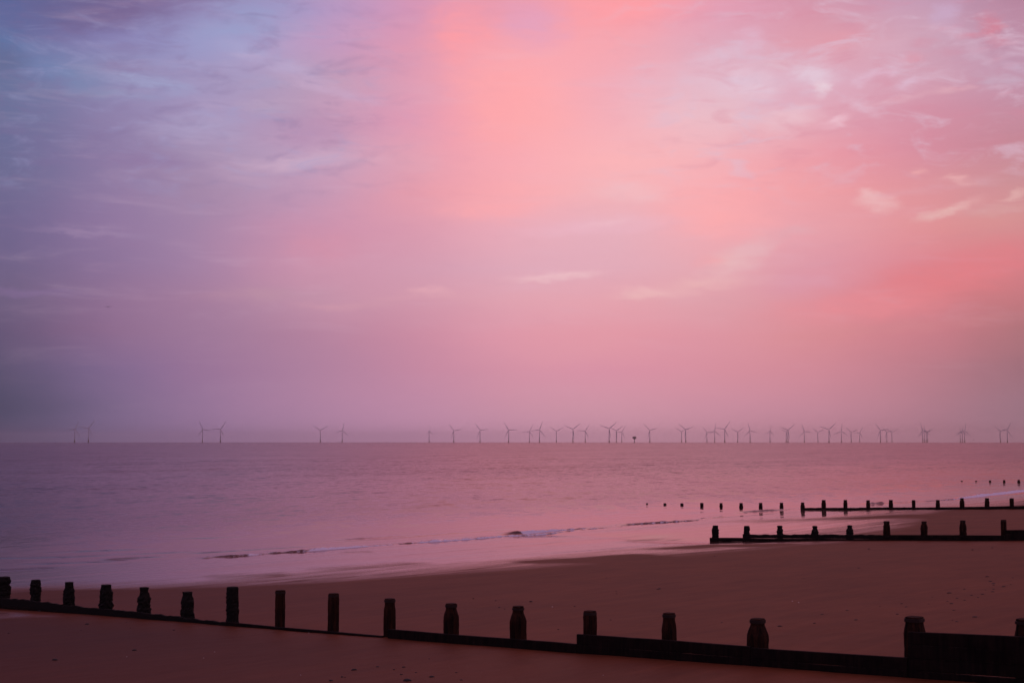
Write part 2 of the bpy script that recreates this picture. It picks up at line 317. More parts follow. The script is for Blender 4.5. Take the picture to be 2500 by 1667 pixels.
setin(nt,b,Base_Color=MIX(nt,g,(.012,.008,.007),(.04,.018,.012)),Roughness=.75,Metallic=.3)
def plain(name,c,rough,spec=.5):
    m,nt,b=mat(name); g=noise(nt,gpos(nt),.2 if rough<.5 else 6,3,.6)
    setin(nt,b,Base_Color=MIX(nt,g,tuple(x*.85 for x in c),c),Roughness=rough,Specular_IOR_Level=spec); return m
m_tur=plain('turbine_paint',(.78,.77,.80),.45); m_yel=plain('yellow_foundation_paint',(.28,.2,.06),.6)
m_steel=plain('dark_steel',(.05,.045,.05),.6); m_gull=plain('gull_plumage',(.12,.11,.12),.8); m_rock=plain('dark_wet_weed',(.012,.009,.008),.7); m_shell=plain('pale_shell',(.6,.55,.52),.5)
# ---------------------------------------------------------------- beach
sl_=segs((-900,-120,60),(-120,-62,1.0),(-62,-14,.14),(-14,4,.2),(4,60,.4),(60,130,1),(130,300,3),(300,1500,60))
ul_=segs((-900,-90,40),(-90,-56,1.),(-56,-30,.14),(-30,6,.16),(6,30,1.5),(30,60,6))
s,u,q=grid(sl_,ul_); z=ground_z(s,u)
UBS=[-90,-56,-49,-47.5,-46,-41.4,-38.8,-35.3,-29.4,-24.5,-18,-4,0,.4,5,13,26,34,42,43.5,60,100,200]
UBV=[-14,-15,-17,-19,-7,-8.4,-12.9,-16.3,-19,-20.4,-21,-21.8,-22,-21,-20,-18.5,-14,-11,-9,-13,-10,-8,-6]
wet=np.clip((u-np.interp(s,UBS,UBV))/10.0+.35,0,1)
BARS=[
 [(-11.7,-17.64),(-9.4,-18.87),(-6.2,-19.15),(-6.3,-21.93),(-6.6,-23.77)],
 [(-23.0,-21.51),(-18.2,-21.27),(-16.3,-21.34),(-15.6,-21.81)],
 [(-30.1,-12.30),(-26.9,-14.08),(-24.6,-14.37),(-23.5,-14.94)],
 [(-3.2,-10.50),(-1.0,-11.96),(0.2,-13.49)],
 [(16.0,-5.39),(21.1,-7.81),(26.4,-11.68),(31.7,-15.79)],
 [(-23.0,-19.20),(-21.2,-20.10),(-20.0,-20.99)],
 [(-34.7,-11.90),(-32.9,-12.90),(-31.4,-14.32)],
 [(-19.4,-4.02),(-18.9,-4.67),(-17.9,-5.51)],
]

def polyd(s,u,P):
    d=np.full(s.shape,1e9); tt=np.zeros(s.shape); P=np.array(P); L=np.concatenate([[0],np.cumsum(np.hypot(*np.diff(P[:,:2],axis=0).T))])
    for a,c,l0,l1 in zip(P[:-1],P[1:],L[:-1],L[1:]):
        ab=c[:2]-a[:2]; t=np.clip(((s-a[0])*ab[0]+(u-a[1])*ab[1])/(ab@ab),0,1)
        dd=np.hypot(s-a[0]-t*ab[0],u-a[1]-t*ab[1]); mk=dd<d; d[mk]=dd[mk]; tt[mk]=((l0+(l1-l0)*t)/L[-1])[mk]
    return d,tt
near=(s>-60)&(s<60)&(u>-30)&(u<8); sn,un=s[near],u[near]; wn_=wet[near]
for P,wd,am in zip(BARS,[2.0,1.7,1.8,1.5,3.0,1.4,1.6,1.0],[.75,.65,.6,.5,.65,.6,.55,.5]):
    d,t=polyd(sn,un,P); wn_=wn_-am*np.exp(-(d/wd)**2)*sst(t,-.05,.25)*(1-sst(t,.8,1.05))
wet[near]=np.clip(wn_,0,1)
X,Y=su_xy(s,u)
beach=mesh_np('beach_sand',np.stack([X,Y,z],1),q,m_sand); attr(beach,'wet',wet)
vign_mask=(1-sst(s,-50,-45.5))*sst(u,-50,-22)*.85+sst(s,-47,-38)*0+(sst(s,-47,-44))*(1-sst(s,-44,-30))*sst(u,-38,-14)*.4  # mask for the painted corner vignette, strongest low on the left
attr(beach,'damp',np.clip(vign_mask,0,1))
tag(beach,'moist reddish brown sand beach sloping down to the sea','beach',None,'structure')
# ---------------------------------------------------------------- sea
RIDGES={
 'W1':[(-37.4,1.98,0.02,0),(-35.7,1.49,0.03,0),(-33.5,0.88,0.03,0),(-32.4,0.36,0.01,0),(-30.3,-0.48,0.03,0),(-28.4,-1.24,0.02,0),(-26.1,-0.90,0.04,0),(-24.5,-0.47,0.07,0.1),(-23.8,-0.92,0.1,0.2),(-22.6,-1.12,0.09,0.6),(-21.3,-0.94,0.08,0.3),(-20.7,-1.23,0.11,0.2),(-19.4,-1.43,0.12,0.4),(-17.9,-1.43,0.13,1),(-16.2,-1.60,0.12,0.9),(-14.3,-1.55,0.1,0.8),(-12.8,-1.77,0.1,0.7),(-12.0,-1.77,0.12,0.25),(-11.1,-1.77,0.12,0.5),(-9.6,-2.00,0.13,0.8),(-6.6,-2.29,0.12,0.7),(-2.6,-1.86,0.11,0.6),(0.9,-2.36,0.09,0.5),(6.9,-1.53,0.08,0.45),(12.0,-1.74,0.07,0.35),(15.4,-2.65,0.03,0.2)],
 'W2':[(-1.1,-0.02,0,0),(-0.5,-0.06,0.08,0),(0.1,-0.11,0.15,0),(0.8,-0.36,0.13,1),(2.7,-0.60,0.12,0.8),(5.7,-0.73,0.1,0.5),(7.5,-0.77,0.06,0.3),(10.1,-0.97,0.05,0.1),(13.3,-0.14,0.1,0.3),(16.5,-0.80,0.12,0.4),(20.4,-1.19,0.08,0.3),(24.6,0.13,0.03,0),(26.2,0.52,0.06,0),(28.2,0.63,0,0)],
 'W3':[(33.2,2.88,0.01,0),(35.7,3.17,0.08,0),(38.8,2.91,0.1,0.1),(42.0,2.65,0.03,0),(46.2,2.47,0,0)],
 'W4':[(55.4,2.10,0,0),(57.6,2.30,0.1,0.2),(59.1,1.95,0.1,0.2),(60.3,2.05,0.02,0),(62.5,1.58,0.06,0.2),(65.2,0.62,0.06,0.2),(72.3,0.14,0.1,0.5),(85.4,2.24,0.12,0.9),(93.1,2.86,0.12,0.8),(103.0,4.07,0.12,0.7),(122.4,5.66,0.1,0.6),(187.2,7.00,0.1,0.6)],
 'W5':[(53.9,-1.54,0.02,0),(64.7,-1.76,0.03,0),(79.6,-0.04,0.03,0),(96.0,1.51,0.05,0.2),(115.6,3.37,0.05,0.2)],
 'S1':[(-32.7,8.52,0.02,0),(-30.8,6.65,0.03,0),(-29.0,5.71,0.02,0),(-26.5,4.88,0.01,0),(-24.0,4.03,0.02,0),(-20.9,3.03,0,0)],
 'S2':[(-28.8,8.98,0,0),(-26.6,8.54,0.03,0),(-24.6,7.57,0.03,0),(-22.0,6.73,0,0)],
 'S3':[(-29.6,2.88,0,0),(-28.5,2.73,0.04,0),(-26.9,2.47,0.03,0),(-25.5,1.98,0,0)],
 'S4':[(-24.2,2.99,0,0),(-22.4,2.55,0.03,0),(-20.3,2.33,0.02,0),(-17.1,1.86,0.015,0),(-15.0,1.37,0,0)],
 'S7':[(-34.0,4.34,0,0),(-32.2,2.91,0.02,0),(-30.1,1.87,0.02,0),(-28.3,1.29,0,0)],
 'S8':[(-16.1,3.69,0,0),(-10.1,3.01,0.02,0),(-2.3,3.36,0.02,0),(6.0,3.16,0,0)],
 'S5':[(-18.0,13.65,0,0),(-15.0,11.83,0.03,0),(-12.4,11.06,0.02,0),(-9.7,10.99,0,0)],
 'S6':[(-13.0,4.26,0,0),(-10.2,4.32,0.03,0),(-6.9,4.45,0.02,0),(-3.0,4.19,0,0)],
}

def lg(a,b,n): return list(np.geomspace(a,b,n)[1:])
sneg=[-x for x in lg(60,15000,32)][::-1]
s_l=np.array(sneg+list(np.arange(-60,60,.22))+list(np.arange(60,130,.7))+list(np.arange(130,260,3))+lg(260,15000,24))
u_l=np.array(list(np.arange(-4.2,6,.07))+list(np.arange(6,16,.25))+list(np.arange(16,60,1.2))+lg(60,15000,38))
s,u,q=grid(s_l,u_l); z=np.zeros(s.shape); foam=np.zeros(s.shape)
for nm,P in RIDGES.items():
    P=np.array(P); o=np.argsort(P[:,0]); P=P[o]; s0,s1=P[0,0],P[-1,0]
    mk=(s>s0)&(s<s1)&(u>P[:,1].min()-2)&(u<P[:,1].max()+3); a=s[mk]; b_=u[mk]
    uc=np.interp(a,P[:,0],P[:,1])+.16*(fbm(a/1.3,a*0,3,3)-.5)+.5*(fbm(a/7,a*0+4,9,2)-.5)*(0 if nm in('W1','W2') else 1)
    amp=np.interp(a,P[:,0],P[:,2])*(.55+.95*fbm(a/.5,a*0+1,8,3,.7)); fm_=np.interp(a,P[:,0],P[:,3])
    d=b_-uc; w=np.where(d<0,.12+amp*.7,.45+amp*4) if nm[0]=='W' else np.where(d<0,.2,.55)
    amp=amp*1.25; fm_=fm_**.6
    amp=amp*(1.3 if nm[0]=='S' else 1)
    z[mk]=np.maximum(z[mk],amp*np.exp(-(d/w)**2))
    ff=fm_*np.where(d<-.25,np.exp(-((d+.25)/(.55+.5*fbm(a/.8,a*0+2,17,2)))**2),np.exp(-((d+.25)/.45)**2))
    foam[mk]=np.maximum(foam[mk],np.clip(ff,0,1))
# last thin sheets of swash
calm=sst(u,1,26)
fade=1-sst(u,9,15); z=z+fade*.012*(fbm(s/2.2,u/.7,31,4)-.5)
X,Y=su_xy(s,u)
sea=mesh_np('sea',np.stack([X,Y,z],1),q,m_sea); attr(sea,'foam',foam)
attr(sea,'chop',.03+.30*sst(u,4,35)+.26*sst(u,25,160))
tag(sea,'calm pink and grey sea with one small wave breaking along the shore','sea',None,'structure')
# ---------------------------------------------------------------- groynes
G1 =dict(P=(-16.858,47.436),d=(-0.7399,0.6727),posts=[
  (0.14,1.57,0.341,0.327,1.0),  (2.16,1.60,0.278,0.252,1.0),  (4.18,1.66,0.283,0.231,1.0),  (6.29,1.72,0.348,0.274,1.0),  (8.31,1.78,0.313,0.229,1.0),  (10.45,1.80,0.314,0.233,1.0),  (12.54,2.08,0.281,0.258,0.6),  (14.58,2.13,0.222,0.222,0.2),  (16.71,2.20,0.240,0.219,0.1),  (18.78,2.22,0.251,0.221,0.1),  (20.88,2.26,0.308,0.226,0.1),  (22.97,2.36,0.322,0.221,0.1),  (25.03,2.42,0.247,0.229,0.1),  (27.09,2.54,0.257,0.219,0.1),  (29.19,2.60,0.360,0.248,0.1),  (32.47,2.90,0.332,0.287,0.1),  (34.49,3.03,0.335,0.279,0.1),],
  top=[(-0.10,0.88),(2.19,0.96),(4.21,0.99),(6.32,1.01),(8.33,1.09),(10.47,1.10),(12.55,1.14),(14.59,1.19),(16.73,1.27),(18.78,1.33),(18.98,1.53),(20.90,1.61),(22.97,1.66),(24.85,1.73),(24.86,1.94),(27.08,2.02),(29.19,2.09),(31.05,2.17),(32.27,2.22),(32.38,2.67),(34.45,2.79),])
G2 =dict(P=(11.799,83.004),d=(-0.7915,0.6112),posts=[
  (-0.02,1.17,0.335,0.263,0.9),  (2.02,1.22,0.283,0.259,0.9),  (4.12,1.31,0.313,0.255,0.9),  (6.25,1.37,0.319,0.239,0.9),  (8.31,1.48,0.325,0.236,0.9),  (10.43,1.77,0.320,0.276,0.3),  (12.49,1.83,0.315,0.228,0.3),  (14.58,1.95,0.309,0.235,0.3),  (16.68,2.05,0.252,0.231,0.1),],
  top=[(-0.27,0.45),(1.86,0.53),(1.88,0.76),(6.51,0.93),(10.31,1.06),(14.55,1.21),(16.79,1.30),(16.81,1.53),(18.72,1.62),])
G3 =dict(P=(13.063,138.249),d=(-0.7726,0.6349),posts=[
  (-0.01,0.10,0.179,0.159,0.0),  (2.05,0.14,0.276,0.237,0.0),  (3.97,0.19,0.254,0.235,0.0),  (6.17,0.29,0.271,0.251,0.0),  (8.26,0.33,0.287,0.230,0.0),  (10.39,0.39,0.322,0.265,0.0),  (12.43,0.46,0.300,0.263,0.0),  (14.56,0.53,0.297,0.260,0.0),  (16.67,0.61,0.331,0.257,0.0),  (18.73,0.88,0.346,0.291,0.0),  (20.82,0.94,0.306,0.270,0.0),  (22.96,0.97,0.303,0.267,0.0),  (25.05,1.05,0.317,0.282,0.0),  (27.10,1.09,0.261,0.244,0.0),  (29.22,1.15,0.310,0.276,0.0),  (31.31,1.36,0.341,0.256,0.0),  (33.41,1.41,0.337,0.287,0.0),  (35.45,1.45,0.300,0.283,0.0),  (37.50,1.51,0.297,0.264,0.0),],
  top=[(16.65,0.12),(22.21,0.32),(27.07,0.48),(29.20,0.56),(31.28,0.65),(33.38,0.74),(36.43,0.87),])
G4 =dict(P=(68.491,217.647),d=(-0.7682,0.6402),posts=[
  (0.04,0.10,0.313,0.251,0.0),  (2.28,0.14,0.311,0.249,0.0),  (4.42,0.22,0.340,0.278,0.0),  (6.57,0.32,0.338,0.277,0.0),  (8.76,0.38,0.397,0.305,0.0),],
  top=[])

def pile(name,parent,loc,rz,h,w,cw,rough,seed,tall=True):
    rng=random.Random(seed); r=w/2; c=cw/2; n=20; z0=-.7
    zs=list(np.arange(z0,h-.10,.05 if rough>.2 else .09))+[h-.085]; V=[];lean=(rng.uniform(-.012,.012),rng.uniform(-.012,.012))
    sh=min(.34,.55*h) if c<r*.9 else .12; rr=rough
    ph=rng.uniform(0,9)
    def ring(zz,rad,jit):
        for i in range(n):
            a=2*math.pi*i/n; e=(abs(math.cos(a))**4.6+abs(math.sin(a))**4.6)**(-1/4.6)
            k=rad*e*(1+jit*(rng.random()-.5)+.05*jit*math.sin(7*zz+ph+2*a)); V.append((k*math.cos(a)+lean[0]*zz,k*math.sin(a)+lean[1]*zz,zz))
    wob=0
    for zz in zs:
        t=(h-zz)/sh; rad=r if t>1 else c*.92+(r-c*.92)*sst(np.array(t),.28,1.)
        wob=.6*wob+.4*rng.uniform(-1,1)
        crust=rr*(1-sst(np.array(zz),h-.16,h-.05))
        ring(zz,rad*(1+.2*crust*wob),.03+.26*crust)
    k=len(zs); ring(h-.012,c*.97,.06+.12*rr); ring(h+.0,c*.86,.12); k+=2
    top0=len(V); V.append((lean[0]*h,lean[1]*h,h+.008))
    F=[(j*n+i,j*n+(i+1)%n,(j+1)*n+(i+1)%n,(j+1)*n+i) for j in range(k-1) for i in range(n)]
    F+=[((k-1)*n+i,(k-1)*n+(i+1)%n,top0) for i in range(n)]
    o=mesh(name,V,F,m_weed if rough>.5 else m_pile,parent); o.location=loc; o.rotation_euler=(0,0,rz)
    # iron ring round the head
    V=[];hb=.055+rng.uniform(-.01,.01); prof=[(h-.09,c*.9),(h-.088,c*1.06),(h-.09+hb,c*1.06),(h-.088+hb,c*.9)]
    for zz,rad in prof:
        for i in range(n):
            a=2*math.pi*i/n; e=(abs(math.cos(a))**4.6+abs(math.sin(a))**4.6)**(-1/4.6); V.append((rad*e*math.cos(a)+lean[0]*zz,rad*e*math.sin(a)+lean[1]*zz,zz))
    F=[(j*n+i,j*n+(i+1)%n,(j+1)%4*n+(i+1)%n,(j+1)%4*n+i) for j in range(4) for i in range(n)]
    if rough<=.95 and c>.1: mesh('band',V,F,m_weed if rough>.5 else m_band,o)
    return o
def plank(parent,p0,p1,z0,z1,hgt,th,seed,ragged=0.,nrm=(0,0)):
    # one board from p0 to p1 (ground plan), top edge z0 -> z1, thickness th along nrm
    L=math.hypot(p1[0]-p0[0],p1[1]-p0[1]); n=max(2,int(L/(.1 if ragged>0 else .45))); rng=random.Random(seed); V=[]
    bow=rng.uniform(-.012,.012); e=.012; wv_=0
    for i in range(n+1):
        t=i/n; x=p0[0]+(p1[0]-p0[0])*t;y=p0[1]+(p1[1]-p0[1])*t; zt=z0+(z1-z0)*t+bow*math.sin(math.pi*t)
        wv_=.6*wv_+rng.uniform(-.5,.5)*(ragged+.006); zt+=wv_
        zb=z0+(z1-z0)*t-hgt+rng.uniform(-.003,.003)
        for (dz,o_) in((zb,0.),(zt-e,0.),(zt,e),(zt-.002,th-e),(zt-e,th),(zb,th)): V.append((x+nrm[0]*o_,y+nrm[1]*o_,dz))
    F=[(i*6+j,i*6+(j+1)%6,(i+1)*6+(j+1)%6,(i+1)*6+j) for i in range(n) for j in range(6)]
    F+=[tuple(range(6)),tuple(n*6+5-j for j in range(6))]
    V=[(a-parent.location[0],b_-parent.location[1],c-parent.location[2]) for a,b_,c in V]
    return mesh('plank',V,F,m_weed if ragged>.02 else m_plank,parent)
def groyne(G,label,gseed,extra_posts,rag,sections,group,walls=True):
    P=np.array(G['P']); d=np.array(G['d']); right=-d
    nrm=np.array([-right[1],right[0]]);  nrm=nrm if nrm[1]<0 else -nrm      # towards the camera
    a=math.atan2(d[1],d[0])
    base=empty('groyne',(float(P[0]),float(P[1]),gz(*P))); tag(base,label,'groyne',group)
    def at_(t): return P+right*t
    for k,(t,zt,w,cw,ro) in enumerate(G['posts']+extra_posts):
        p=at_(t)+(-nrm*.0); z=gz(*p)
        if z<0: z=-.3
        hz=max(zt-z,.05); o=pile('post',base,(float(p[0]-P[0]),float(p[1]-P[1]),z-base.location[2]),a,hz,w,min(cw,w*1.02),ro,gseed*100+k)
    for si,(t0,z0,t1,z1,rg) in enumerate(sections):
        k=0
        # boards run over two bays, joined at the piles
        cuts=[t0]; 
        while cuts[-1]+4.9<t1: cuts.append(cuts[-1]+4.2)
        cuts.append(t1)
        for c0,c1 in zip(cuts[:-1],cuts[1:]):
            za=z0+(z1-z0)*(c0-t0)/(t1-t0); zb=z0+(z1-z0)*(c1-t0)/(t1-t0); row=0
            pa=at_(c0+.006);pb=at_(c1-.006)
            gmin=min(gz(*at_(c0)),gz(*at_(c1)))-.25
            while za-row*.225>gmin and row<6:
                off=.16+ (.007 if row%2 else 0)+.004*si
                dz_=((int(c0*7)+si*3+row*5)%5-2)*.009; plank(base,pa+nrm*off,pb+nrm*off,dz_+za-row*.225,dz_+zb-row*.225,.223,.07,gseed*1000+si*100+int(c0*3)+row*7,rg if row==0 else 0,nrm); row+=1
    return base
GG='timber groynes running down the beach into the sea'
def sec(top,rg=0.):
    return [(a[0],a[1],b_[0],b_[1],rg) for a,b_ in zip(top[:-1],top[1:]) if b_[0]-a[0]>.3]
g1t=G1['top']; s1=sec([g1t[0],g1t[2],g1t[4],g1t[6]],.03)+sec([g1t[6],g1t[9]],.0)+sec([g1t[10],g1t[13]])+sec([g1t[14],g1t[16],(32.45,2.225)])+sec([(32.46,2.67),(40.5,3.02)])
s1.insert(0,(-2.3,.76,-.1,.88,.03))
groyne(G1,'nearest dark timber groyne crossing the bottom of the photo with tall square posts',1,[(36.6,3.13,.33,.27,.1),(38.7,3.22,.33,.27,.1),(-1.96,1.5,.3,.26,1.)],.05,s1,GG)
t=G2['top']; s2=[(t[0][0],t[0][1],t[1][0],t[1][1],0.)]+sec([t[2],t[3],t[4]],.025)+sec([t[4],t[6]])+sec([t[7],(26.,1.95)])
groyne(G2,'second timber groyne at right with deep boarding and its end post standing over a pool',2,[(18.8,2.14,.3,.24,.1),(20.9,2.25,.3,.24,.1),(23.,2.35,.3,.24,.1),(25.1,2.46,.3,.24,.1)],.03,s2,GG)
t=G3['top']; s3=sec([(16.65,.16),t[1],t[2]],.015)+sec([t[2],t[4],t[6],(46.,1.25)])
groyne(G3,'third timber groyne, far right, low boards and posts wading out into the sea',3,[(39.6,1.56,.3,.26,.4),(41.7,1.62,.3,.26,.4),(43.8,1.68,.3,.26,.4),(45.9,1.76,.3,.26,.4)],.015,s3,GG)
groyne(G4,'farthest groyne, only five short post tops showing above the sea at far right',4,[(11.,.45,.35,.29,.9),(13.2,.52,.35,.29,.9),(15.4,.6,.35,.29,.9)],0,[],GG)
# ---------------------------------------------------------------- offshore wind farm
def lathe(prof,n=16):
    V=[];F=[]
    for r,z_ in prof:
        for i in range(n): V.append((r*math.cos(2*math.pi*i/n),r*math.sin(2*math.pi*i/n),z_))
    for j in range(len(prof)-1):
        for i in range(n): F.append((j*n+i,j*n+(i+1)%n,(j+1)*n+(i+1)%n,(j+1)*n+i))
    F.append(tuple(range(n))[::-1]); F.append(tuple(range((len(prof)-1)*n,len(prof)*n))); return V,F
HUB=75.0
def blade_mesh():
    V=[];F=[]; st=[(1.2,1.9,1.9,0),(4,2.2,1.7,.1),(9,4.0,1.1,.55),(20,3.1,.75,.8),(34,2.2,.45,.9),(46,1.35,.25,.95),(52.5,.6,.1,1)]
    for L,ch_,th,sq in st:
        for i in range(10):
            a=2*math.pi*i/10; x=ch_/2*math.cos(a); y=th/2*math.sin(a)
            x+=.18*ch_*sq; tw=.25*(1-L/53); V.append((x*math.cos(tw)-y*math.sin(tw),x*math.sin(tw)+y*math.cos(tw),L))
    for j in range(len(st)-1):
        for i in range(10): F.append((j*10+i,j*10+(i+1)%10,(j+1)*10+(i+1)%10,(j+1)*10+i))
    F.append(tuple(range(10))[::-1]); F.append(tuple(range(60,70))); return V,F
def make_turbine():
    t_=empty('wind_turbine',(0,0,0))
    V,F=lathe([(2.7,-4),(2.7,9),(3.0,9.2),(3.0,10),(2.5,10.2),(2.45,16)]); f_=mesh('foundation',V,F,m_yel,t_,True)
    V,F=lathe([(2.2,16),(2.0,34),(1.65,58),(1.35,HUB-1.6)]); mesh('tower',V,F,m_tur,t_,True)
    bm=bmesh.new(); bmesh.ops.create_cube(bm,size=1)
    for v in bm.verts: v.co=(v.co.x*3.6*(1 if v.co.y<0 else .8),v.co.y*10.5+1.6,v.co.z*3.8*(1 if v.co.y<0 else .8))
    bmesh.ops.bevel(bm,geom=bm.edges[:],offset=.6,segments=2,affect='EDGES')
    me=bpy.data.meshes.new('nacelle'); bm.to_mesh(me); bm.free(); me.materials.append(m_tur); o=bpy.data.objects.new('nacelle',me); COL.objects.link(o); o.parent=t_; o.location=(0,0,HUB)
    V,F=lathe([(1.7,0),(1.75,1.4),(1.2,2.7),(.3,3.2)],12); hb=mesh('rotor_hub',V,F,m_tur,t_,True); hb.rotation_euler=(R(90),0,0); hb.location=(0,-3.7,HUB)
    V,F=blade_mesh()
    for k in range(3): bl=mesh('blade',V,F,m_tur,t_,True); bl.location=(0,-4.9,HUB)
    for o in t_.children:
        if o.name.startswith('blade.') : o.data=[c for c in t_.children if c.name=='blade'][0].data
    return t_
TUR=[ # photo column, hub row, direction of one blade (degrees anticlockwise from right), yaw
(182,1047.8,187,25),(215.7,1045,175,10),(494,1048.3,115,15),(538,1048,177,5),(782,1050,150,0),(835.5,1050.5,78,8),(1047.8,1053,92,55),(1107.8,1051,130,10),(1172,1050,127,5),(1241.8,1049.5,122,0),
(1292.6,1053.3,185,10),(1317,1048.8,190,5),(1358.4,1052.3,148,10),(1398.9,1047.4,158,0),(1428.8,1051.8,177,5),(1487.2,1046,160,0),(1504.9,1051,155,5),(1518,1054.5,180,10),(1586.5,1050,135,5),(1664,1053.5,150,10),
(1674.4,1048.8,142,5),(1726,1055,130,10),(1745,1052.3,82,5),(1769.5,1047,175,0),(1801,1054.3,155,10),(1831.4,1051,105,5),(1880,1053,82,50),(1919.6,1053,160,10),(1924,1049.4,160,0),(1964,1052.7,110,5),
(1997,1055,145,10),(2024,1048,163,0),(2054.5,1052.3,85,10),(2078.5,1054.6,140,10),(2099,1056.5,180,10),(2150,1050,128,5),(2165.4,1054.5,135,10),(2178,1055.5,150,10),(2253,1051,110,20),(2257.4,1053.5,95,30),
(2261.6,1055,150,20),(2265,1054.8,148,20),(2345,1055,95,30),(2350,1053.5,85,20),(2355.4,1051,78,10),(2442.7,1052,140,10),(2459.6,1050,65,5)]
proto=make_turbine(); parts=list(proto.children)
ORD='first second third fourth fifth sixth seventh eighth ninth tenth eleventh twelfth thirteenth fourteenth fifteenth sixteenth seventeenth eighteenth nineteenth twentieth twenty-first twenty-second twenty-third twenty-fourth'.split()
def pose(a):
    a=a%120; a=a if a>=30 else a+120       # the blade nearest upright, 30..150
    return 'one blade straight up' if 80<=a<=100 else ('one blade pointing up to the left' if a>125 else 'one blade leaning just left of upright' if a>100 else 'one blade leaning just right of upright' if a>55 else 'one blade pointing up to the right')
nT=len(TUR)
for i,(px,py,ba,yaw) in enumerate(TUR):
    if i==0: t_=proto; ch_=parts
    else:
        t_=proto.copy(); COL.objects.link(t_); ch_=[]
        for c in parts:
            c2=c.copy(); COL.objects.link(c2); c2.parent=t_; ch_.append(c2)
    D=F_PX*(HUB-EYE)/(HORIZON-py); v=px2dir(px,HORIZON); hx,hy_=v[0],v[1]; D=D/hy_*math.hypot(hx,hy_) if False else D
    X_=hx/hy_*D; t_.location=(X_,D,0); t_.rotation_euler=(0,0,-math.atan2(X_,D)+R(yaw))
    k=0
    for c in ch_:
        if c.name.startswith('blade'):
            an=ba+120*k; k+=1; c.rotation_euler=(0,R(90-an),0)
    if i<nT//2: where='%s wind turbine from the left'%(ORD[i])
    elif i<nT-1: where='%s wind turbine from the right'%(ORD[nT-1-i])
    else: where='rightmost wind turbine'
    if i==0: where='leftmost wind turbine'
    tag(t_,where+' on the horizon, '+pose(ba),'wind turbine','offshore wind turbines along the horizon')
# old sea light on a single leg
v=px2dir(1549,HORIZON); D=7000.; b0=empty('sea_beacon',(v[0]/v[1]*D,D,0)); tag(b0,'dark hut on a single leg standing in the sea among the turbines','lighthouse')
V,F=lathe([(2.6,-3),(2.6,4),(1.7,5),(1.6,19)],10); mesh('leg',V,F,m_steel,b0)
V,F=lathe([(2.0,18.),(9.4,23.5),(9.8,28),(9.4,29.5)],6); mesh('hut',V,F,m_steel,b0)
V,F=lathe([(10.4,29.5),(10.4,30),(7.5,31),(1.5,32)],6); rf=mesh('roof',V,F,m_steel,b0)
V,F=lathe([(1.6,0),(1.6,2.2),(.6,3.2)],8); ln=mesh('lantern',V,F,m_steel,rf); ln.location=(2,0,31.3)
# ---------------------------------------------------------------- gulls
def gull(px,py,D,span,label,bank):
    v=px2dir(px,py); p=v/v[1]*D
    V=[];F=[]; n=10
    for (y,r) in [(-.28,.02),(-.2,.05),(-.05,.085),(.12,.08),(.24,.05),(.3,.055),(.36,.04),(.43,.008)]:
        for i in range(n): a=2*math.pi*i/n; V.append((r*math.cos(a),y,r*math.sin(a)*.9))
    for j in range(7):
        for i in range(n): F.append((j*n+i,j*n+(i+1)%n,(j+1)*n+(i+1)%n,(j+1)*n+i))
    F.append(tuple(range(n))[::-1]); F.append(tuple(range(7*n,8*n)))
    for sd in(-1,1):
        st=[(0.03,.12,.24,.03),(.22,.14,.22,.13),(.42,.08,.17,.11),(.6,-.02,.10,.02),(.7,-.12,.03,-.05)]; b0_=len(V)
        for (x,yf,chd,zz) in st:
            for (yy,dz) in((yf,.0),(yf-chd*.4,.018),(yf-chd,.0),(yf-chd*.4,-.006)): V.append((sd*x,yy,zz+dz))
        for j in range(4):
            for i in range(4): F.append((b0_+j*4+i,b0_+j*4+(i+1)%4,b0_+(j+1)*4+(i+1)%4,b0_+(j+1)*4+i))
        F.append((b0_,b0_+1,b0_+2,b0_+3)); F.append((b0_+16,b0_+17,b0_+18,b0_+19))
    b0_=len(V); V+=[(-.03,-.2,.01),(.03,-.2,.01),(.09,-.38,.0),(-.09,-.38,.0),(0,-.2,.03),(0,-.38,.012)]; F+=[(b0_,b0_+1,b0_+2,b0_+3),(b0_+1,b0_+4,b0_+5,b0_+2),(b0_+4,b0_,b0_+3,b0_+5)]
    o=mesh('gull',V,F,m_gull,None,True); o.location=p+np.array([0,0,EYE]); o.scale=(span/1.4,)*3; o.rotation_euler=(R(4),R(bank),R(205)); tag(o,label,'bird'); return o
gull(264,749.5,250,1.25,'gull gliding with bent wings in the sky at left',6)
gull(2377.5,1073.6,600,1.05,'tiny dark seabird low above the horizon near the right edge',14)
gull(2405.5,1073.0,640,.55,'fainter speck of a seabird just right of the larger low one',60)
gull(1525,772.5,800,.6,'faint speck of a bird high above the middle turbines',10)
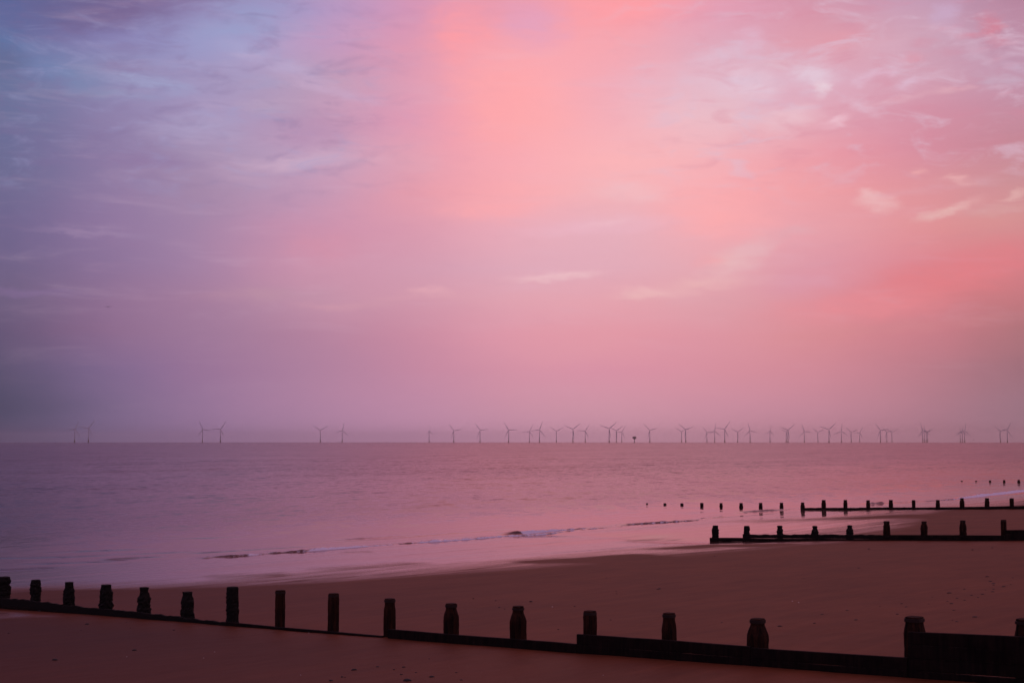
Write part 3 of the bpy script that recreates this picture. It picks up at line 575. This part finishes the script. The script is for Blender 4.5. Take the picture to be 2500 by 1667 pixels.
# ---------------------------------------------------------------- scraps on the sand
CLUMPS=[(-14.87,45.30,0.137),(-11.91,40.33,0.133),(-11.57,38.64,0.035),(-10.32,38.93,0.046),(-8.91,37.93,0.079),(-10.18,32.10,0.136),(-13.44,38.43,0.059),(-8.80,33.57,0.120),(-10.88,40.60,0.048),(-16.62,47.23,0.173),(-3.16,28.89,0.117),(-3.22,27.85,0.032),(-3.29,27.92,0.073),(-3.45,27.45,0.096),(-1.74,30.30,0.044),(-2.15,28.01,0.065),(-1.96,27.08,0.172),(-1.88,28.24,0.049),(-1.53,27.53,0.111),(-1.08,28.06,0.049),(-0.95,27.00,0.054),(-2.73,29.29,0.068),(-2.36,28.77,0.050),(-2.19,29.10,0.076),(0.57,43.39,0.112),(1.14,35.31,0.061),(2.55,37.20,0.054),(-1.21,45.03,0.065),(-0.50,44.06,0.076),(-0.37,41.80,0.072),(-0.21,41.23,0.059),(-1.34,41.47,0.036),(-2.33,41.67,0.036),(1.80,41.33,0.060),(3.30,45.27,0.052),(4.79,46.68,0.108),(3.35,46.06,0.053),(5.22,35.78,0.052),(4.71,46.54,0.067),(3.44,52.34,0.060),(16.89,67.84,0.121),(20.68,64.37,0.117),(22.06,65.83,0.100),(9.08,64.20,0.075)]
PRINTS=[(12.97,53.64,0.130),(10.04,49.39,0.059),(16.35,46.87,0.097),(15.04,44.83,0.148),(14.83,44.21,0.091),(14.37,42.83,0.106),(14.04,41.90,0.121),(14.06,42.65,0.070),(13.11,40.98,0.101),(13.49,41.18,0.119),(13.05,40.23,0.099),(13.60,43.16,0.106),(12.77,41.97,0.172),(11.96,40.86,0.067),(12.44,40.17,0.099),(12.45,39.53,0.097),(11.84,38.73,0.127),(11.93,39.37,0.081),(11.26,38.81,0.063),(11.31,36.81,0.091),(10.61,39.13,0.095),(10.47,38.18,0.093),(9.90,38.67,0.063),(11.07,37.96,0.031),(11.15,37.93,0.031),(8.81,37.77,0.091),(9.74,36.35,0.103),(11.29,35.05,0.144),(10.56,34.49,0.057),(10.57,34.17,0.084),(8.44,35.29,0.114),(7.96,36.91,0.089),(7.32,34.83,0.098),(6.41,34.46,0.137),(15.39,44.29,0.073),(15.75,47.59,0.157),(14.92,43.57,0.144),(15.24,45.73,0.151)]
SHELLS=[(-8.66,32.39,0.029),(-6.77,31.64,0.028),(-6.76,32.75,0.029),(-4.16,28.40,0.025),(1.71,27.04,0.023),(-5.13,36.32,0.032),(1.16,41.42,0.060),(8.08,40.50,0.095),(7.99,40.94,0.072)]

def lump(name,x,y,w,matl,seed,flat,label,cat,group):
    rng=random.Random(seed); V=[];F=[];n=9; s_=w/2
    el_=[rng.uniform(.55,1.0) for _ in range(n)]
    for j,(r,zz) in enumerate([(1.05,-.3),(1.0,.25),(.75,.7),(.35,1.)]):
        for i in range(n): a=2*math.pi*i/n; k=r*el_[i]*rng.uniform(.9,1.1); V.append((s_*k*math.cos(a),s_*.75*k*math.sin(a),flat*w*zz))
    for j in range(3):
        for i in range(n): F.append((j*n+i,j*n+(i+1)%n,(j+1)*n+(i+1)%n,(j+1)*n+i))
    F.append(tuple(range(3*n,4*n))); o=mesh(name,V,F,matl,None,True); o.location=(x,y,gz(x,y)); o.rotation_euler=(0,0,rng.uniform(-.5,.5)); tag(o,label,cat,group); return o
LEFT={0:'dark clump of weed on sand just below the second post from the left',1:'dark clump of weed on sand below the third post from the left',4:'small dark scrap of weed on sand below the fifth and sixth posts',5:'lone dark clump of seaweed on the sand in the bottom left corner',6:'small scrap of weed near the left edge below the first post',9:'wet dark clump of weed beside the first post at the left edge',24:'dark pebble on sand just behind the twelfth post from the left',40:'dark scrap of weed on sand under the second groyne, left of two others',41:'dark scrap of weed below the right end of second groyne, upper one',42:'dark scrap of weed on sand below the right end of second groyne'}
for i,(x,y,w) in enumerate(CLUMPS):
    s_,u_=to_su(x,y)
    if i in LEFT: lb,gr=LEFT[i],None
    elif x<-5: lb,gr='tiny dark scrap of weed on the sand at bottom left','scraps of weed at bottom left'
    elif s_<-48: lb,gr='small dark scrap of weed among others at the bottom centre','scraps of weed at the bottom centre'
    else: lb,gr='small dark pebble on the open sand behind the nearest groyne','pebbles on the sand behind the nearest groyne'
    lump('seaweed_clump' if w>.08 else 'pebble',x,y,max(w*1.25,.05),m_rock,i,.2,lb,'seaweed' if w>.08 else 'pebble',gr)
for i,(x,y,w) in enumerate(PRINTS):
    lump('seaweed_clump',x,y,w*1.15,m_rock,200+i,.13,'small dark scrap of weed in the scatter on the sand at right','seaweed','weed scattered on the sand at right')
for i,(x,y,w) in enumerate(SHELLS):
    lump('shell',x,y,min(w,.05),m_shell,400+i,.3,'tiny pale shell lying on the brown sand','shell','tiny pale shells on the sand')
# ---------------------------------------------------------------- haze
bm=bmesh.new(); bmesh.ops.create_cube(bm,size=1)
for v in bm.verts: v.co=(v.co.x*44000,v.co.y*44000,-2.6 if v.co.z<0 else 135.)
me=bpy.data.meshes.new('haze'); bm.to_mesh(me); bm.free()
m=bpy.data.materials.new('sea_air'); m.use_nodes=True; nt=m.node_tree; nt.nodes.clear()
pv=N(nt,'ShaderNodeVolumePrincipled',ins={'Color':(.98,.97,.99,1),'Density':4.6e-5,'Anisotropy':0.85}); ou=N(nt,'ShaderNodeOutputMaterial'); nt.links.new(pv.outputs[0],ou.inputs['Volume'])
me.materials.append(m); hz=bpy.data.objects.new('haze',me); COL.objects.link(hz); tag(hz,'pale evening sea air fading the distant turbines',None,None,'stuff')
